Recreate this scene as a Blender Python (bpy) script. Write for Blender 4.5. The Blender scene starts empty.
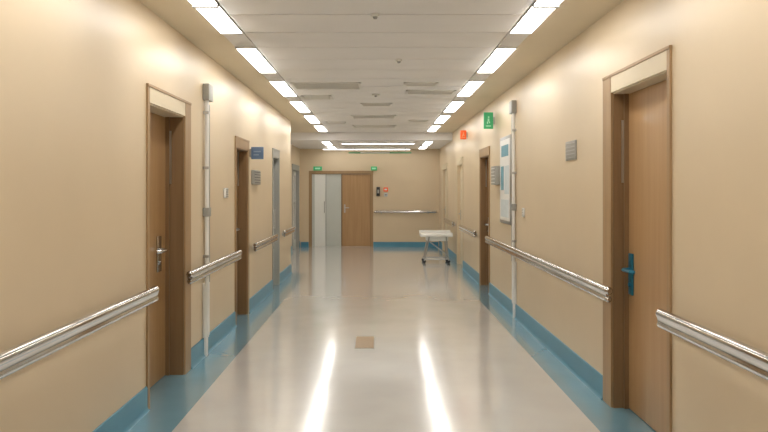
import bpy, bmesh, math, random
from mathutils import Vector, Matrix
random.seed(3)
F=690.0; CH=1.5; WL=-1.58; WR=1.62; H=2.75; H2=2.585; YD=15.0; YF=18.2; YB=-3.0; AL=-2.06; YA=12.5

# ---------------------------------------------------------------- materials
def srgb(r,g,b):
    f=lambda c:(c/255/12.92) if c/255<=0.04045 else ((c/255+0.055)/1.055)**2.4
    return (f(r),f(g),f(b),1)
def mat(name,col,rough=0.5,metal=0.0,noise=0.0,nscale=(3,3,3),bump=0.0,coat=0.0,emit=0,col2=None,ior=1.45,rvar=0.0,crough=0.1):
    m=bpy.data.materials.new(name); m.use_nodes=True
    nt=m.node_tree; b=nt.nodes['Principled BSDF']
    b.inputs['Base Color'].default_value=col
    b.inputs['Roughness'].default_value=rough
    b.inputs['Metallic'].default_value=metal
    b.inputs['Coat Weight'].default_value=coat
    b.inputs['Coat Roughness'].default_value=crough
    b.inputs['IOR'].default_value=ior
    tc=nt.nodes.new('ShaderNodeTexCoord'); mp=nt.nodes.new('ShaderNodeMapping')
    mp.inputs['Scale'].default_value=nscale
    n=nt.nodes.new('ShaderNodeTexNoise'); n.inputs['Detail'].default_value=6
    n.inputs['Scale'].default_value=1.0
    nt.links.new(tc.outputs['Object'],mp.inputs['Vector']); nt.links.new(mp.outputs['Vector'],n.inputs['Vector'])
    if noise>0 or col2:
        r=nt.nodes.new('ShaderNodeValToRGB')
        c2=col2 if col2 else tuple([c*(1-noise) for c in col[:3]]+[1])
        r.color_ramp.elements[0].position=0.3; r.color_ramp.elements[1].position=0.7
        r.color_ramp.elements[0].color=c2; r.color_ramp.elements[1].color=col
        nt.links.new(n.outputs['Fac'],r.inputs['Fac']); nt.links.new(r.outputs['Color'],b.inputs['Base Color'])
    if rvar>0:
        mr=nt.nodes.new('ShaderNodeMapRange'); mr.inputs['To Min'].default_value=max(0,rough-rvar); mr.inputs['To Max'].default_value=rough+rvar
        nt.links.new(n.outputs['Fac'],mr.inputs['Value']); nt.links.new(mr.outputs['Result'],b.inputs['Roughness'])
    if bump>0:
        bp=nt.nodes.new('ShaderNodeBump'); bp.inputs['Strength'].default_value=bump; bp.inputs['Distance'].default_value=0.005
        nt.links.new(n.outputs['Fac'],bp.inputs['Height']); nt.links.new(bp.outputs['Normal'],b.inputs['Normal'])
    if emit>0:
        b.inputs['Emission Color'].default_value=col; b.inputs['Emission Strength'].default_value=emit
    return m
M={}
M['wall']=mat('wall_paint_cream',srgb(222,203,173),0.36,noise=0.06,nscale=(1.2,1.2,1.2))
M['soffit']=mat('soffit_paint',srgb(224,211,186),0.5,noise=0.03)
M['tile']=mat('ceiling_panel_white',srgb(240,239,239),0.5,noise=0.04,nscale=(1.5,4,4))
M['gap']=mat('ceiling_gap_dark',srgb(90,85,80),0.8)
M['floor']=mat('vinyl_floor_cream',srgb(212,213,212),0.22,noise=0.08,nscale=(2,2,2),coat=1.0,ior=2.0,rvar=0.03,crough=.11)
M['blue']=mat('vinyl_blue',srgb(112,160,180),0.22,noise=0.10,nscale=(3,3,3),coat=1.0,rvar=0.04,crough=.12)
M['base']=mat('baseboard_blue',srgb(90,150,176),0.3,noise=0.08)
M['wood']=mat('door_veneer',srgb(186,150,108),0.35,nscale=(22,22,1.2),col2=srgb(176,139,97),coat=0.2)
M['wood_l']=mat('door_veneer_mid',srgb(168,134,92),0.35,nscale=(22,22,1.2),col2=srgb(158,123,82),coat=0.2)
M['wood_d']=mat('door_frame_brown',srgb(140,112,80),0.4,nscale=(22,22,1.2),col2=srgb(130,102,72))
M['wood_t']=mat('door_trim_brown',srgb(174,144,106),0.4,nscale=(18,18,1.2),col2=srgb(162,132,96))
M['pale']=mat('pale_panel',srgb(204,208,202),0.25,noise=0.04)
M['head']=mat('door_head_cream',srgb(222,208,180),0.4,noise=0.03)
M['chrome']=mat('polished_steel',srgb(212,211,210),0.11,metal=1.0,noise=0.12,nscale=(60,1,60))
M['steel']=mat('satin_steel',srgb(190,190,190),0.3,metal=1.0,noise=0.1)
M['white']=mat('white_plastic',srgb(238,238,235),0.3,noise=0.03)
M['grey']=mat('grey_plastic',srgb(165,165,160),0.45,noise=0.06)
M['slot']=mat('vent_slot_shadow_grey',srgb(110,106,100),0.6,noise=0.06)
M['dark']=mat('dark_plastic',srgb(45,45,48),0.4,noise=0.1)
M['rubber']=mat('caster_rubber',srgb(60,60,62),0.6,noise=0.1)
M['teal']=mat('teal_handle',srgb(45,125,155),0.3,metal=0.5,noise=0.08)
M['green']=mat('exit_green',srgb(70,175,115),0.4,noise=0.05,emit=0.25)
M['greenl']=mat('exit_pictogram',srgb(170,225,190),0.4,noise=0.05,emit=0.2)
M['greend']=mat('wayfinding_green',srgb(140,190,150),0.5,noise=0.1)
M['red']=mat('sign_red',srgb(225,90,35),0.4,noise=0.05,emit=0.35)
M['redl']=mat('sign_pictogram',srgb(240,170,130),0.4,noise=0.05,emit=0.2)
M['bluesign']=mat('sign_blue',srgb(105,128,160),0.4,noise=0.1)
M['bluel']=mat('sign_lettering',srgb(150,168,190),0.4,noise=0.1)
M['paper']=mat('poster_paper',srgb(215,225,228),0.6,noise=0.1,nscale=(14,14,14))
M['posterblue']=mat('poster_blue',srgb(120,168,185),0.6,noise=0.2,nscale=(10,10,10))
M['hatch']=mat('floor_hatch_tan',srgb(178,152,118),0.3,noise=0.12,nscale=(20,20,20),coat=.5)
M['frost']=mat('frosted_glass',srgb(240,242,238),0.12,noise=0.03,nscale=(3,3,1),coat=0.6)
def lens_mat(n,st):
    m=bpy.data.materials.new(n); m.use_nodes=True; nt=m.node_tree
    nt.nodes.clear(); o=nt.nodes.new('ShaderNodeOutputMaterial'); e=nt.nodes.new('ShaderNodeEmission')
    e.inputs['Color'].default_value=(1.0,0.965,0.905,1); e.inputs['Strength'].default_value=st
    nt.links.new(e.outputs[0],o.inputs[0]); return m
M['lens']=lens_mat('luminaire_lens',16.5); M['lens2']=lens_mat('lobby_luminaire_lens',10); M['lens3']=lens_mat('strip_luminaire_lens',7)

# ---------------------------------------------------------------- builder
class B:
    def __init__(s,name): s.name=name; s.bm=bmesh.new(); s.mats=[]
    def mi(s,k):
        if k not in s.mats: s.mats.append(k)
        return s.mats.index(k)
    def box(s,k,x0,x1,y0,y1,z0,z1,bev=0):
        x0,x1=sorted((x0,x1));y0,y1=sorted((y0,y1));z0,z1=sorted((z0,z1))
        t=bmesh.new()
        v=[t.verts.new(p) for p in [(x0,y0,z0),(x1,y0,z0),(x1,y1,z0),(x0,y1,z0),(x0,y0,z1),(x1,y0,z1),(x1,y1,z1),(x0,y1,z1)]]
        for f in [(0,3,2,1),(4,5,6,7),(0,1,5,4),(1,2,6,5),(2,3,7,6),(3,0,4,7)]: t.faces.new([v[i] for i in f])
        if bev>0: bmesh.ops.bevel(t,geom=t.edges[:],offset=bev,segments=3,profile=0.5,affect='EDGES')
        s.merge(t,k)
    def merge(s,t,k,smooth=False):
        i=s.mi(k); vm={}
        for v in t.verts: vm[v]=s.bm.verts.new(v.co)
        for f in t.faces:
            try:
                nf=s.bm.faces.new([vm[v] for v in f.verts]); nf.material_index=i; nf.smooth=smooth
            except ValueError: pass
        t.free()
    def cyl(s,k,p0,p1,r,r2=None,seg=20):
        p0=Vector(p0);p1=Vector(p1);d=p1-p0;t=bmesh.new()
        bmesh.ops.create_cone(t,cap_ends=True,segments=seg,radius1=r,radius2=r if r2 is None else r2,depth=d.length)
        q=Vector((0,0,1)).rotation_difference(d.normalized()).to_matrix().to_4x4()
        bmesh.ops.transform(t,matrix=Matrix.Translation((p0+p1)/2)@q,verts=t.verts)
        s.merge(t,k,True)
    def tube(s,k,pts,r,seg=12):
        for a,b in zip(pts,pts[1:]): s.cyl(k,a,b,r,seg=seg)
        for p in pts[1:-1]: s.ball(k,p,r)
    def ball(s,k,p,r,sc=(1,1,1)):
        t=bmesh.new(); bmesh.ops.create_uvsphere(t,u_segments=16,v_segments=10,radius=r)
        bmesh.ops.transform(t,matrix=Matrix.Translation(p)@Matrix.Diagonal((*sc,1)),verts=t.verts); s.merge(t,k,True)
    def prism_y(s,k,prof,y0,y1):
        t=bmesh.new(); a=[t.verts.new((x,y0,z)) for x,z in prof]; b=[t.verts.new((x,y1,z)) for x,z in prof]
        n=len(prof)
        for i in range(n):
            f=t.faces.new([a[i],a[(i+1)%n],b[(i+1)%n],b[i]])
        t.faces.new(a[::-1]); t.faces.new(b)
        bmesh.ops.recalc_face_normals(t,faces=t.faces[:])
        s.merge(t,k,True)
    def done(s,loc=None):
        bmesh.ops.recalc_face_normals(s.bm,faces=s.bm.faces[:])
        me=bpy.data.meshes.new(s.name); s.bm.to_mesh(me); s.bm.free()
        for k in s.mats: me.materials.append(M[k])
        try: me.set_sharp_from_angle(angle=math.radians(40))
        except Exception: pass
        vs=[v.co for v in me.vertices]
        c=Vector([ (min(v[i] for v in vs)+max(v[i] for v in vs))/2 for i in range(3)])
        me.transform(Matrix.Translation(-c))
        o=bpy.data.objects.new(s.name,me); o.location=c
        bpy.context.collection.objects.link(o); return o

# ---------------------------------------------------------------- doors spec
doors=[('L',4.70,5.78,2.22,0.14,'wood'),('L',7.60,8.40,2.09,0.14,'woodd'),('L',10.3,11.0,2.12,0.06,'pale'),
       ('R',3.80,4.93,2.29,0.10,'wood'),('R',9.98,10.95,2.13,0.12,'woodd'),('R',13.1,14.1,2.12,0.05,'cream'),('R',16.1,17.3,2.12,0.05,'cream'),
       ('A',16.5,17.95,2.12,0.06,'pale')]
TH=0.40
def wall_run(b,xf,s,y0,y1,ops):
    y=y0
    for a,c,zt in sorted(ops):
        b.box('wall',xf,xf+s*TH,y,a,0,H+0.1); b.box('wall',xf,xf+s*TH,a,c,zt,H+0.1); y=c
    b.box('wall',xf,xf+s*TH,y,y1,0,H+0.1)
T=0.05
def ops(k): return [(d[1]+T,d[2]-T,d[3]-T) for d in doors if d[0]==k]
b=B('wall_left'); wall_run(b,WL,-1,YB,YA,ops('L')); b.box('wall',WL-TH,AL-TH,YA-0.15,YA,0,H+0.1); wall_run(b,AL,-1,YA,YF,ops('A')); b.done()
b=B('wall_right'); wall_run(b,WR,1,YB,YF,ops('R')); b.done()
b=B('wall_back'); b.box('wall',-2.5,2.1,YB-0.2,YB,0,H+0.1); b.done()
fx=lambda px:(px-378)*YF/F
fz=lambda py:CH-(py-190)*YF/F
dx0,dx1,dzt=fx(310),fx(372),fz(172)
b=B('wall_far')
b.box('wall',-2.5,dx0+.03,YF,YF+.3,0,H+.1); b.box('wall',dx1-.03,2.1,YF,YF+.3,0,H+.1); b.box('wall',dx0+.03,dx1-.03,YF,YF+.3,dzt-.03,H+.1); b.done()

# ---------------------------------------------------------------- floor
b=B('floor'); BL,BR=.30,.24
b.box('floor',WL+BL,WR-BR,YB,YF+.3,-0.1,0)
b.box('blue',-2.5,WL+BL,YB,YA,-0.1,0); b.box('floor',-2.5,WL+BL,YA,YF+.3,-.1,0)
b.box('blue',WR-BR,2.1,YB,YF+.3,-0.1,0)
b.done()

# ---------------------------------------------------------------- ceiling + luminaires
LX=(-1.25,-1.07); RX=(1.04,1.22)
starts=[4.2+ (i)*1.83 for i in range(-4,8)]; PL=1.26
b=B('ceiling')
b.box('gap',-2.5,2.1,YB,YF+.3,H+0.03,H+0.1)
b.box('soffit',WL,LX[0],YB,YD,H,H+0.029)
b.box('soffit',AL,WL,YA,YD,H,H+0.029)
b.box('soffit',RX[1],WR,YB,YD,H,H+0.029)
b.box('tile',AL,WR,YD,YF,H2,H+0.029)
y=YB+0.02
while y<YD:
    y2=min(y+0.565,YD)
    b.box('tile',LX[1]+.006,RX[0]-.006,y,y2-0.015,H,H+0.029,bev=0.003); y+=0.565
for X in (LX,RX):
    yy=YB
    for s0 in starts:
        if s0+PL>YD-0.1: break
        b.box('tile',X[0]+.002,X[1]-.002,yy,s0-.002,H,H+0.029); yy=s0+PL+.002
    b.box('tile',X[0]+.002,X[1]-.002,yy,YD,H,H+0.029)
b.done()
for X in (LX,RX):
    for s0 in starts:
        if s0+PL>YD-0.1: break
        b=B('ceiling_light_panel'); x0,x1=X[0]+.004,X[1]-.004; y0,y1=s0+.002,s0+PL-.002
        fr=0.008
        b.box('white',x0,x1,y0,y0+fr,H-.014,H+.028); b.box('white',x0,x1,y1-fr,y1,H-.014,H+.028)
        b.box('white',x0,x0+fr,y0,y1,H-.006,H+.028); b.box('white',x1-fr,x1,y0,y1,H-.006,H+.028)
        if s0<6:
            b.box('grey',x0,x1,y0+.42,y0+.455,H-.024,H+.028)
        b.box('lens',x0+fr,x1-fr,y0+fr,y1-fr,H-.012,H+.02)
        b.done()
    for s0,s1 in ((15.25,16.3),(16.9,17.75)):
        b=B('ceiling_light_panel')
        b.box('white',X[0],X[1],s0,s1,H2-.02,H2-.001,bev=.004); b.box('lens2',X[0]+.01,X[1]-.01,s0+.01,s1-.01,H2-.028,H2-.019); b.done()
def vent(x0,x1,y0,y1,n=7):
    b=B('ceiling_vent'); z1=H-.001; z0=H-.012
    b.box('white',x0,x1,y0,y0+.03,z0,z1); b.box('white',x0,x1,y1-.03,y1,z0,z1)
    b.box('white',x0,x0+.03,y0,y1,z0,z1); b.box('white',x1-.03,x1,y0,y1,z0,z1)
    b.box('slot',x0+.02,x1-.02,y0+.02,y1-.02,z1-.003,z1)
    for i in range(n):
        yy=y0+.03+(y1-y0-.06)*(i+.5)/n
        b.box('white',x0+.02,x1-.02,yy-.010,yy+.010,z0+.005,z1-.002)
    b.done()
vent(-1.02,-.2,8.0,8.5,9); vent(-1.02,-.62,9.1,9.45); vent(.35,.98,8.6,8.95); vent(.3,.7,8.0,8.25,5)
vent(-.45,.3,11.5,11.95); vent(-.5,.35,13.3,13.7); vent(-.25,.2,9.9,10.2,5); vent(-.95,-.6,12.6,12.9,5); vent(.55,.9,12.3,12.6,5)
for (x,y) in ((-.02,4.9),(-.03,9.0),(.2,6.6)):
    b=B('smoke_detector'); b.cyl('white',(x,y,H-.001),(x,y,H-.02),.03 if y<8 else .05); b.cyl('grey',(x,y,H-.02),(x,y,H-.035),.018,.012); b.done()
for y,x0,x1 in ((15.7,-.85,.85),(17.9,-1.45,.85)):
    b=B('strip_light'); b.box('white',x0,x1,y-.05,y+.05,H2-.03,H2-.001,bev=.006); b.box('lens3',x0+.03,x1-.03,y-.035,y+.035,H2-.04,H2-.029); b.done()

# ---------------------------------------------------------------- doors
def door(i,side,y0,y1,zt,rec,style):
    xf={'L':WL,'R':WR,'A':AL}[side]; s={'L':-1,'R':1,'A':-1}[side]
    X=lambda d:xf+s*d
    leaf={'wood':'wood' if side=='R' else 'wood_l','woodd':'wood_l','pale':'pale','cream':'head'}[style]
    jam={'wood':'wood_d','woodd':'wood_d','pale':'grey','cream':'wall'}[style]
    tr={'wood':'wood_t','woodd':'wood_t','pale':'grey','cream':'head'}[style]
    b=B('door_%d'%i)
    w=0.04
    wf=0.17 if style=='wood' else 0.08
    P=.014
    b.box(tr,X(-P),X(-.001),y0,y0+w,0.0,zt); b.box(tr,X(-P),X(-.001),y1-wf,y1,0.0,zt)
    b.box(tr,X(-P-.004),X(-.001),y0-.002,y1+.002,zt-.01,zt+.008)
    b.box('head' if style=='wood' else tr,X(-P+.001),X(-.001),y0+w,y1-wf,zt-.12,zt-.01)
    oy0=y0+T+.002; oy1=y1-T-.002; oz=zt-T-.002
    b.box(jam,X(0),X(rec+.05),oy0,y0+w+.022,0.0,oz); b.box(jam,X(0),X(rec+.05),y1-wf-.012,oy1,0.0,oz)
    b.box('head' if style=='wood' else jam,X(0),X(rec+.05),y0+w+.022,y1-wf-.012,zt-.13,oz)
    b.box(jam,X(rec-.03),X(rec),y1-wf-.03,y1-wf-.012,0,zt-.13); b.box(jam,X(rec-.03),X(rec),y0+w+.022,y0+w+.03,0,zt-.13)
    a,c=y0+w+.024,y1-wf-.014
    b.box(leaf,X(rec),X(rec+.045),a,c,.006,zt-.132)
    if style in('wood','woodd'):
        big=(side=='L' and style=='wood')
        hk='teal' if side=='R' and style=='wood' else 'steel'
        if big: hk='chrome'
        hy=c-(.2 if big else .075); hz=1.0 if side=='L' else .93
        pw=.045 if big else .035; r=.016 if big else .012
        b.box(hk,X(rec-.014),X(rec),hy-pw,hy+pw,hz-.14,hz+.14,bev=.004)
        b.cyl(hk,(X(rec-.01),hy,hz+.03),(X(rec-.06),hy,hz+.03),r+.002)
        b.tube(hk,[(X(rec-.06),hy,hz+.03),(X(rec-.06),hy-.13,hz+.03),(X(rec-.035),hy-.145,hz+.028)],r)
        b.cyl(hk,(X(rec-.01),hy,hz-.07),(X(rec-.024),hy,hz-.07),.014)
        for z in (.25,1.1,1.85):
            b.cyl('steel',(X(rec-.006),a+.004,z-.05),(X(rec-.006),a+.004,z+.05),.007)
        b.box('steel',X(rec-.045),X(rec-.03),c-.004,c+.002,1.55,1.98)
    if style=='pale':
        m=(a+c)/2
        b.box('frost',X(rec-.006),X(rec),a+.08,m-.03,.25,zt-.25); b.box('frost',X(rec-.006),X(rec),m+.03,c-.08,.25,zt-.25)
        b.box('dark',X(rec-.004),X(rec),m-.008,m+.008,.02,zt-.14)
        b.cyl('steel',(X(rec-.04),m+.06,.9),(X(rec-.04),m+.06,1.2),.01)
        for z in (.92,1.18): b.cyl('steel',(X(rec-.04),m+.06,z),(X(rec),m+.06,z),.007)
    if style=='cream':
        hy=c-.08
        b.box('steel',X(rec-.008),X(rec),hy-.02,hy+.02,.9,1.1); b.tube('steel',[(X(rec-.04),hy,1.02),(X(rec-.04),hy-.1,1.02)],.008); b.cyl('steel',(X(rec),hy,1.02),(X(rec-.04),hy,1.02),.008)
    b.done()
for i,d in enumerate(doors): door(i+1,*d)
b=B('door_%d'%(len(doors)+1))
xm=fx(342)
Y0=YF-.012
b.box('wood_t',dx0-.03,dx0+.04,Y0,YF-.001,0,dzt+.03); b.box('wood_t',dx1-.04,dx1+.03,Y0,YF-.001,0,dzt+.03); b.box('wood_t',dx0+.04,dx1-.04,Y0,YF-.001,dzt-.04,dzt+.03)
b.box('wood_d',dx0+.032,dx0+.05,YF,YF+.12,0,dzt-.032); b.box('wood_d',dx1-.05,dx1-.032,YF,YF+.12,0,dzt-.032); b.box('wood_d',dx0+.05,dx1-.05,YF,YF+.12,dzt-.055,dzt-.032)
b.box('pale',dx0+.05,dx0+.12,YF+.018,YF+.05,.005,dzt-.06)
b.box('frost',dx0+.12,dx0+.42,YF+.02,YF+.05,.005,dzt-.06); b.box('pale',dx0+.425,xm-.02,YF+.03,YF+.06,.005,dzt-.06)
b.box('grey',dx0+.41,dx0+.43,YF+.015,YF+.06,.005,dzt-.06)
b.box('wood',xm+.01,dx1-.05,YF+.03,YF+.07,.005,dzt-.06); b.box('wood_d',xm-.02,xm+.01,YF+.01,YF+.08,0,dzt-.06)
b.box('steel',xm+.05,xm+.09,YF+.02,YF+.03,.9,1.12); b.tube('steel',[(xm+.07,YF+.03,1.03),(xm+.07,YF-.02,1.03),(xm+.19,YF-.02,1.03)],.01)
b.cyl('steel',(dx0+.38,YF-.02,.9),(dx0+.38,YF-.02,1.2),.012)
for z in (.93,1.17): b.cyl('steel',(dx0+.38,YF-.02,z),(dx0+.38,YF+.02,z),.008)
b.done()

# ---------------------------------------------------------------- baseboards
def bb(name,xf,s,y0,y1,k,ext=None):
    b=B(name)
    def seg(a,c,x):
        prof=[(x-s*.001,.0),(x-s*.03,.0),(x-s*.016,.012),(x-s*.012,.03),(x-s*.012,.15),(x-s*.008,.162),(x-s*.001,.165)]
        b.prism_y('base',prof,a,c)
    y=y0
    for d in sorted([d for d in doors if d[0]==k],key=lambda d:d[1]):
        seg(y,d[1]-.004,xf); y=d[2]+.004
    seg(y,y1,xf)
    b.done()
bb('baseboard_left',WL,-1,YB+.01,YA,'L'); bb('baseboard_alcove',AL,-1,YA+.01,YF-.02,'A'); bb('baseboard_right',WR,1,YB+.01,YF-.02,'R')
b=B('baseboard_far'); b.box('base',AL+.03,dx0-.035,YF-.013,YF-.001,0,.13); b.box('base',dx1+.035,WR-.032,YF-.013,YF-.001,0,.13); b.done()

# ---------------------------------------------------------------- handrails
def rail_profile(xc,z,s):
    pts=[]
    def arc(cx,cz,r,a0,a1,n):
        for i in range(n+1):
            a=math.radians(a0+(a1-a0)*i/n); pts.append((cx+r*math.cos(a),cz+r*math.sin(a)))
    arc(xc,z+.024,.028,-42,222,18)
    arc(xc,z-.032,.022,142,398,18)
    return pts
def handrail(xf,s,y0,y1,z=.80):
    b=B('handrail'); xc=xf-s*.075
    b.prism_y('chrome',rail_profile(xc,z,s),y0,y1)
    for ye,d in ((y0,-1),(y1,1)):
        b.cyl('chrome',(xc,ye,z+.024),(xc,ye+d*.02,z+.024),.028,.016)
        b.cyl('chrome',(xc,ye,z-.032),(xc,ye+d*.016,z-.032),.022,.012)
    n=max(2,int(round((y1-y0)/1.1))+1)
    for i in range(n):
        y=y0+.3+(y1-y0-.5)*i/(n-1)
        b.cyl('steel',(xf-s*.001,y,z-.03),(xf-s*.01,y,z-.03),.028)
        b.tube('steel',[(xf-s*.01,y,z-.03),(xf-s*.045,y,z-.05),(xc,y,z-.035)],.009)
    b.done()
handrail(WL,-1,YB+.3,4.66); handrail(WL,-1,5.52,7.5); handrail(WL,-1,8.46,10.2); handrail(WL,-1,11.1,12.3)
handrail(WR,1,YB+.3,3.77); handrail(WR,1,4.62,9.8); handrail(WR,1,11.0,13.0); handrail(WR,1,14.2,16.0)
b=B('handrail'); y=YF-.075; z=.93
b.cyl('chrome',(dx1+.08,y,z),(WR-.1,y,z),.034); b.ball('chrome',(dx1+.08,y,z),.034); b.ball('chrome',(WR-.1,y,z),.034)
for x in (dx1+.25,.7,WR-.3): b.tube('steel',[(x,YF-.001,z-.05),(x,y,z-.05),(x,y,z)],.01)
b.done()

# ---------------------------------------------------------------- wall fittings
def conduit(xf,s,y,zt):
    b=B('wall_conduit')
    b.cyl('white',(xf-s*.03,y,.17),(xf-s*.03,y,zt),.019)
    b.cyl('steel',(xf-s*.03,y+.07,.66),(xf-s*.03,y+.07,zt-.05),.012)
    b.box('white',xf-s*.001,xf-s*.032,y-.045,y+.10,.168,.66,bev=.004)
    b.box('grey',xf-s*.001,xf-s*.06,y-.04,y+.12,zt-.02,zt+.13,bev=.006)
    b.box('grey',xf-s*.001,xf-s*.055,y-.035,y+.06,1.26,1.34,bev=.005)
    for z in (.9,1.7,2.2): b.box('steel',xf-s*.001,xf-s*.05,y-.025,y+.025,z-.012,z+.012)
    b.box('white',xf-s*.012,xf-s*.034,y-.03,y+.03,.0,.17)
    b.done()
conduit(WL,-1,6.25,2.33); conduit(WR,1,8.1,2.42)
b=B('notice_board'); y0,y1,z0,z1=8.28,9.0,1.08,2.17; xf=WR
b.box('steel',xf-.001,xf-.03,y0,y1,z0,z1,bev=.004); b.box('white',xf-.03,xf-.034,y0+.04,y1-.04,z0+.04,z1-.04)
b.box('posterblue',xf-.034,xf-.037,y0+.12,y1-.14,1.92,2.06); b.box('paper',xf-.034,xf-.037,y0+.08,y0+.36,1.45,1.80); b.box('posterblue',xf-.034,xf-.037,y0+.42,y1-.1,1.5,1.8); b.box('paper',xf-.034,xf-.037,y0+.1,y1-.1,1.16,1.38)
b.done()
def plate(name,xf,s,y0,y1,z0,z1,k='grey',k2='white',d=.03):
    b=B(name); b.box(k,xf-s*.001,xf-s*d,y0,y1,z0,z1,bev=.004)
    n=5
    for i in range(n):
        z=z0+(z1-z0)*(i+.7)/(n+.4); b.box(k2,xf-s*d,xf-s*(d+.004),y0+.02,y1-.02,z-.004,z+.004)
    b.done()
plate('wall_vent',WR,1,5.62,5.92,1.75,1.91,'grey','steel',.012)
plate('soap_dispenser',WR,1,9.15,9.45,1.57,1.82,'grey','white',.07)
plate('wall_panel',WL,-1,8.60,9.05,1.57,1.75,'grey','dark',.04)
plate('wall_thermostat',WL,-1,7.05,7.2,1.42,1.52,'white','grey',.02)
plate('light_switch',WR,1,7.62,7.72,1.2,1.3,'white','grey',.012)
def proj(name,xf,s,y,w,z0,z1,k,k2='white',off=.02):
    b=B(name); x0=xf-s*off; x1=xf-s*(off+w)
    b.box('steel',xf-s*.001,xf-s*off,y-.02,y+.02,(z0+z1)/2-.05,(z0+z1)/2+.05)
    b.box(k,x0,x1,y-.015,y+.015,z0,z1,bev=.004)
    cx=(x0+x1)/2; cz=(z0+z1)/2; h=(z1-z0)
    for sy in (-1,1):
        ya=y+sy*.015; yb=y+sy*.018
        if k=='bluesign':
            b.box(k2,cx-.045,cx+.045,ya,yb,cz+.01,cz+.025); b.box(k2,cx-.045,cx+.02,ya,yb,cz-.03,cz-.015)
        else:
            b.box(k2,cx-.008,cx+.012,ya,yb,cz+h*.15,cz+h*.25); b.box(k2,cx-.012,cx+.012,ya,yb,cz-h*.06,cz+h*.12)
            b.box(k2,cx-.022,cx-.006,ya,yb,cz-h*.2,cz-h*.06); b.box(k2,cx+.006,cx+.022,ya,yb,cz-h*.16,cz-h*.06)
            b.box(k2,cx-.035,cx+.035,ya,yb,cz-h*.36,cz-h*.30)
    b.done()
proj('exit_sign',WR,1,9.6,.13,2.35,2.58,'green','greenl')
proj('fire_point_sign',WR,1,12.5,.11,2.42,2.58,'red','redl')
proj('room_sign',WL,-1,8.5,.15,1.88,2.03,'bluesign','bluel')
def farbox(name,x0,x1,y0,y1,k,k2,d=.04):
    b=B(name); X0,X1,Z1,Z0=fx(x0),fx(x1),fz(y0),fz(y1)
    b.box(k,X0,X1,YF-d,YF-.001,Z0,Z1,bev=.005); m=(X0+X1)/2
    b.box(k2,m-(X1-X0)*.3,m+(X1-X0)*.3,YF-d-.004,YF-d,Z0+(Z1-Z0)*.3,Z0+(Z1-Z0)*.7); b.done()
farbox('exit_sign',313.5,322,166.5,170.5,'green','greenl')
farbox('exit_sign',371,377,166.5,170.5,'green','greenl')
farbox('wall_telephone',376.5,380,187,196,'dark','grey',.07)
farbox('fire_alarm_call_point',383.5,388,187.5,191.5,'red','white')
farbox('wall_notice',384,387.5,193,196.5,'paper','grey',.01)
b=B('hanging_sign'); y=17.6; b.box('greend',-.75,.85,y-.015,y+.015,2.43,2.475); b.box('white',-.45,.3,y-.018,y-.015,2.437,2.468)
for x in (-.6,.7): b.cyl('steel',(x,y,2.475),(x,y,H2-.001),.006)
b.done()
b=B('floor_hatch'); b.box('steel',-.225,-.035,6.53,7.06,.0005,.002); b.box('hatch',-.218,-.042,6.54,7.05,.002,.003); b.done()

# ---------------------------------------------------------------- rectangular wheeled table
b=B('wheeled_table'); cx,cy=1.2,14.35; hz=.60; w,dp=.33,.26
b.box('white',cx-w,cx+w,cy-dp,cy+dp,hz-.06,hz,bev=.012)
b.box('white',cx-w,cx+w,cy+dp-.02,cy+dp,hz-.01,hz+.05,bev=.006)
b.box('white',cx-w,cx-w+.02,cy-dp,cy+dp,hz-.01,hz+.02,bev=.006)
b.box('white',cx+w-.02,cx+w,cy-dp,cy+dp,hz-.01,hz+.02,bev=.006)
b.box('white',cx-w*.6,cx+w*.75,cy-dp*.7,cy+dp*.7,hz-.15,hz-.058,bev=.015)
for sy in (-1,1):
    yy=cy+sy*dp*.75
    b.tube('steel',[(cx-.15,yy,hz-.06),(cx-.24,yy,.075)],.014); b.tube('steel',[(cx+.2,yy,hz-.06),(cx+.24,yy,.075)],.014)
    b.tube('steel',[(cx-.17,yy,hz-.14),(cx+.23,yy,.16)],.010)
    b.cyl('steel',(cx-.26,yy,.08),(cx+.26,yy,.08),.012)
    for sx in (-1,1):
        x=cx+sx*.25
        b.cyl('steel',(x,yy,.085),(x,yy,.06),.01); b.cyl('rubber',(x,yy-.014,.033),(x,yy+.014,.033),.033); b.box('steel',x-.012,x+.012,yy-.02,yy+.02,.05,.07)
for x in (-.24,.24): b.cyl('steel',(cx+x,cy-dp*.75,.08),(cx+x,cy+dp*.75,.08),.011)
b.done()

# ---------------------------------------------------------------- world, camera
w=bpy.data.worlds.new('World'); bpy.context.scene.world=w; w.use_nodes=True
w.node_tree.nodes['Background'].inputs[0].default_value=(.9,.85,.75,1); w.node_tree.nodes['Background'].inputs[1].default_value=.3
cam=bpy.data.cameras.new('camera'); co=bpy.data.objects.new('camera',cam); bpy.context.collection.objects.link(co)
co.location=(0,0,CH); co.rotation_euler=(math.pi/2,0,0)
cam.sensor_width=36; cam.lens=36*F/768; cam.shift_x=6/768; cam.shift_y=-26/768; cam.clip_start=.05
bpy.context.scene.camera=co
sc=bpy.context.scene
sc.view_settings.view_transform='Standard'; sc.view_settings.look='None'; sc.view_settings.exposure=-0.04; sc.view_settings.gamma=1.0
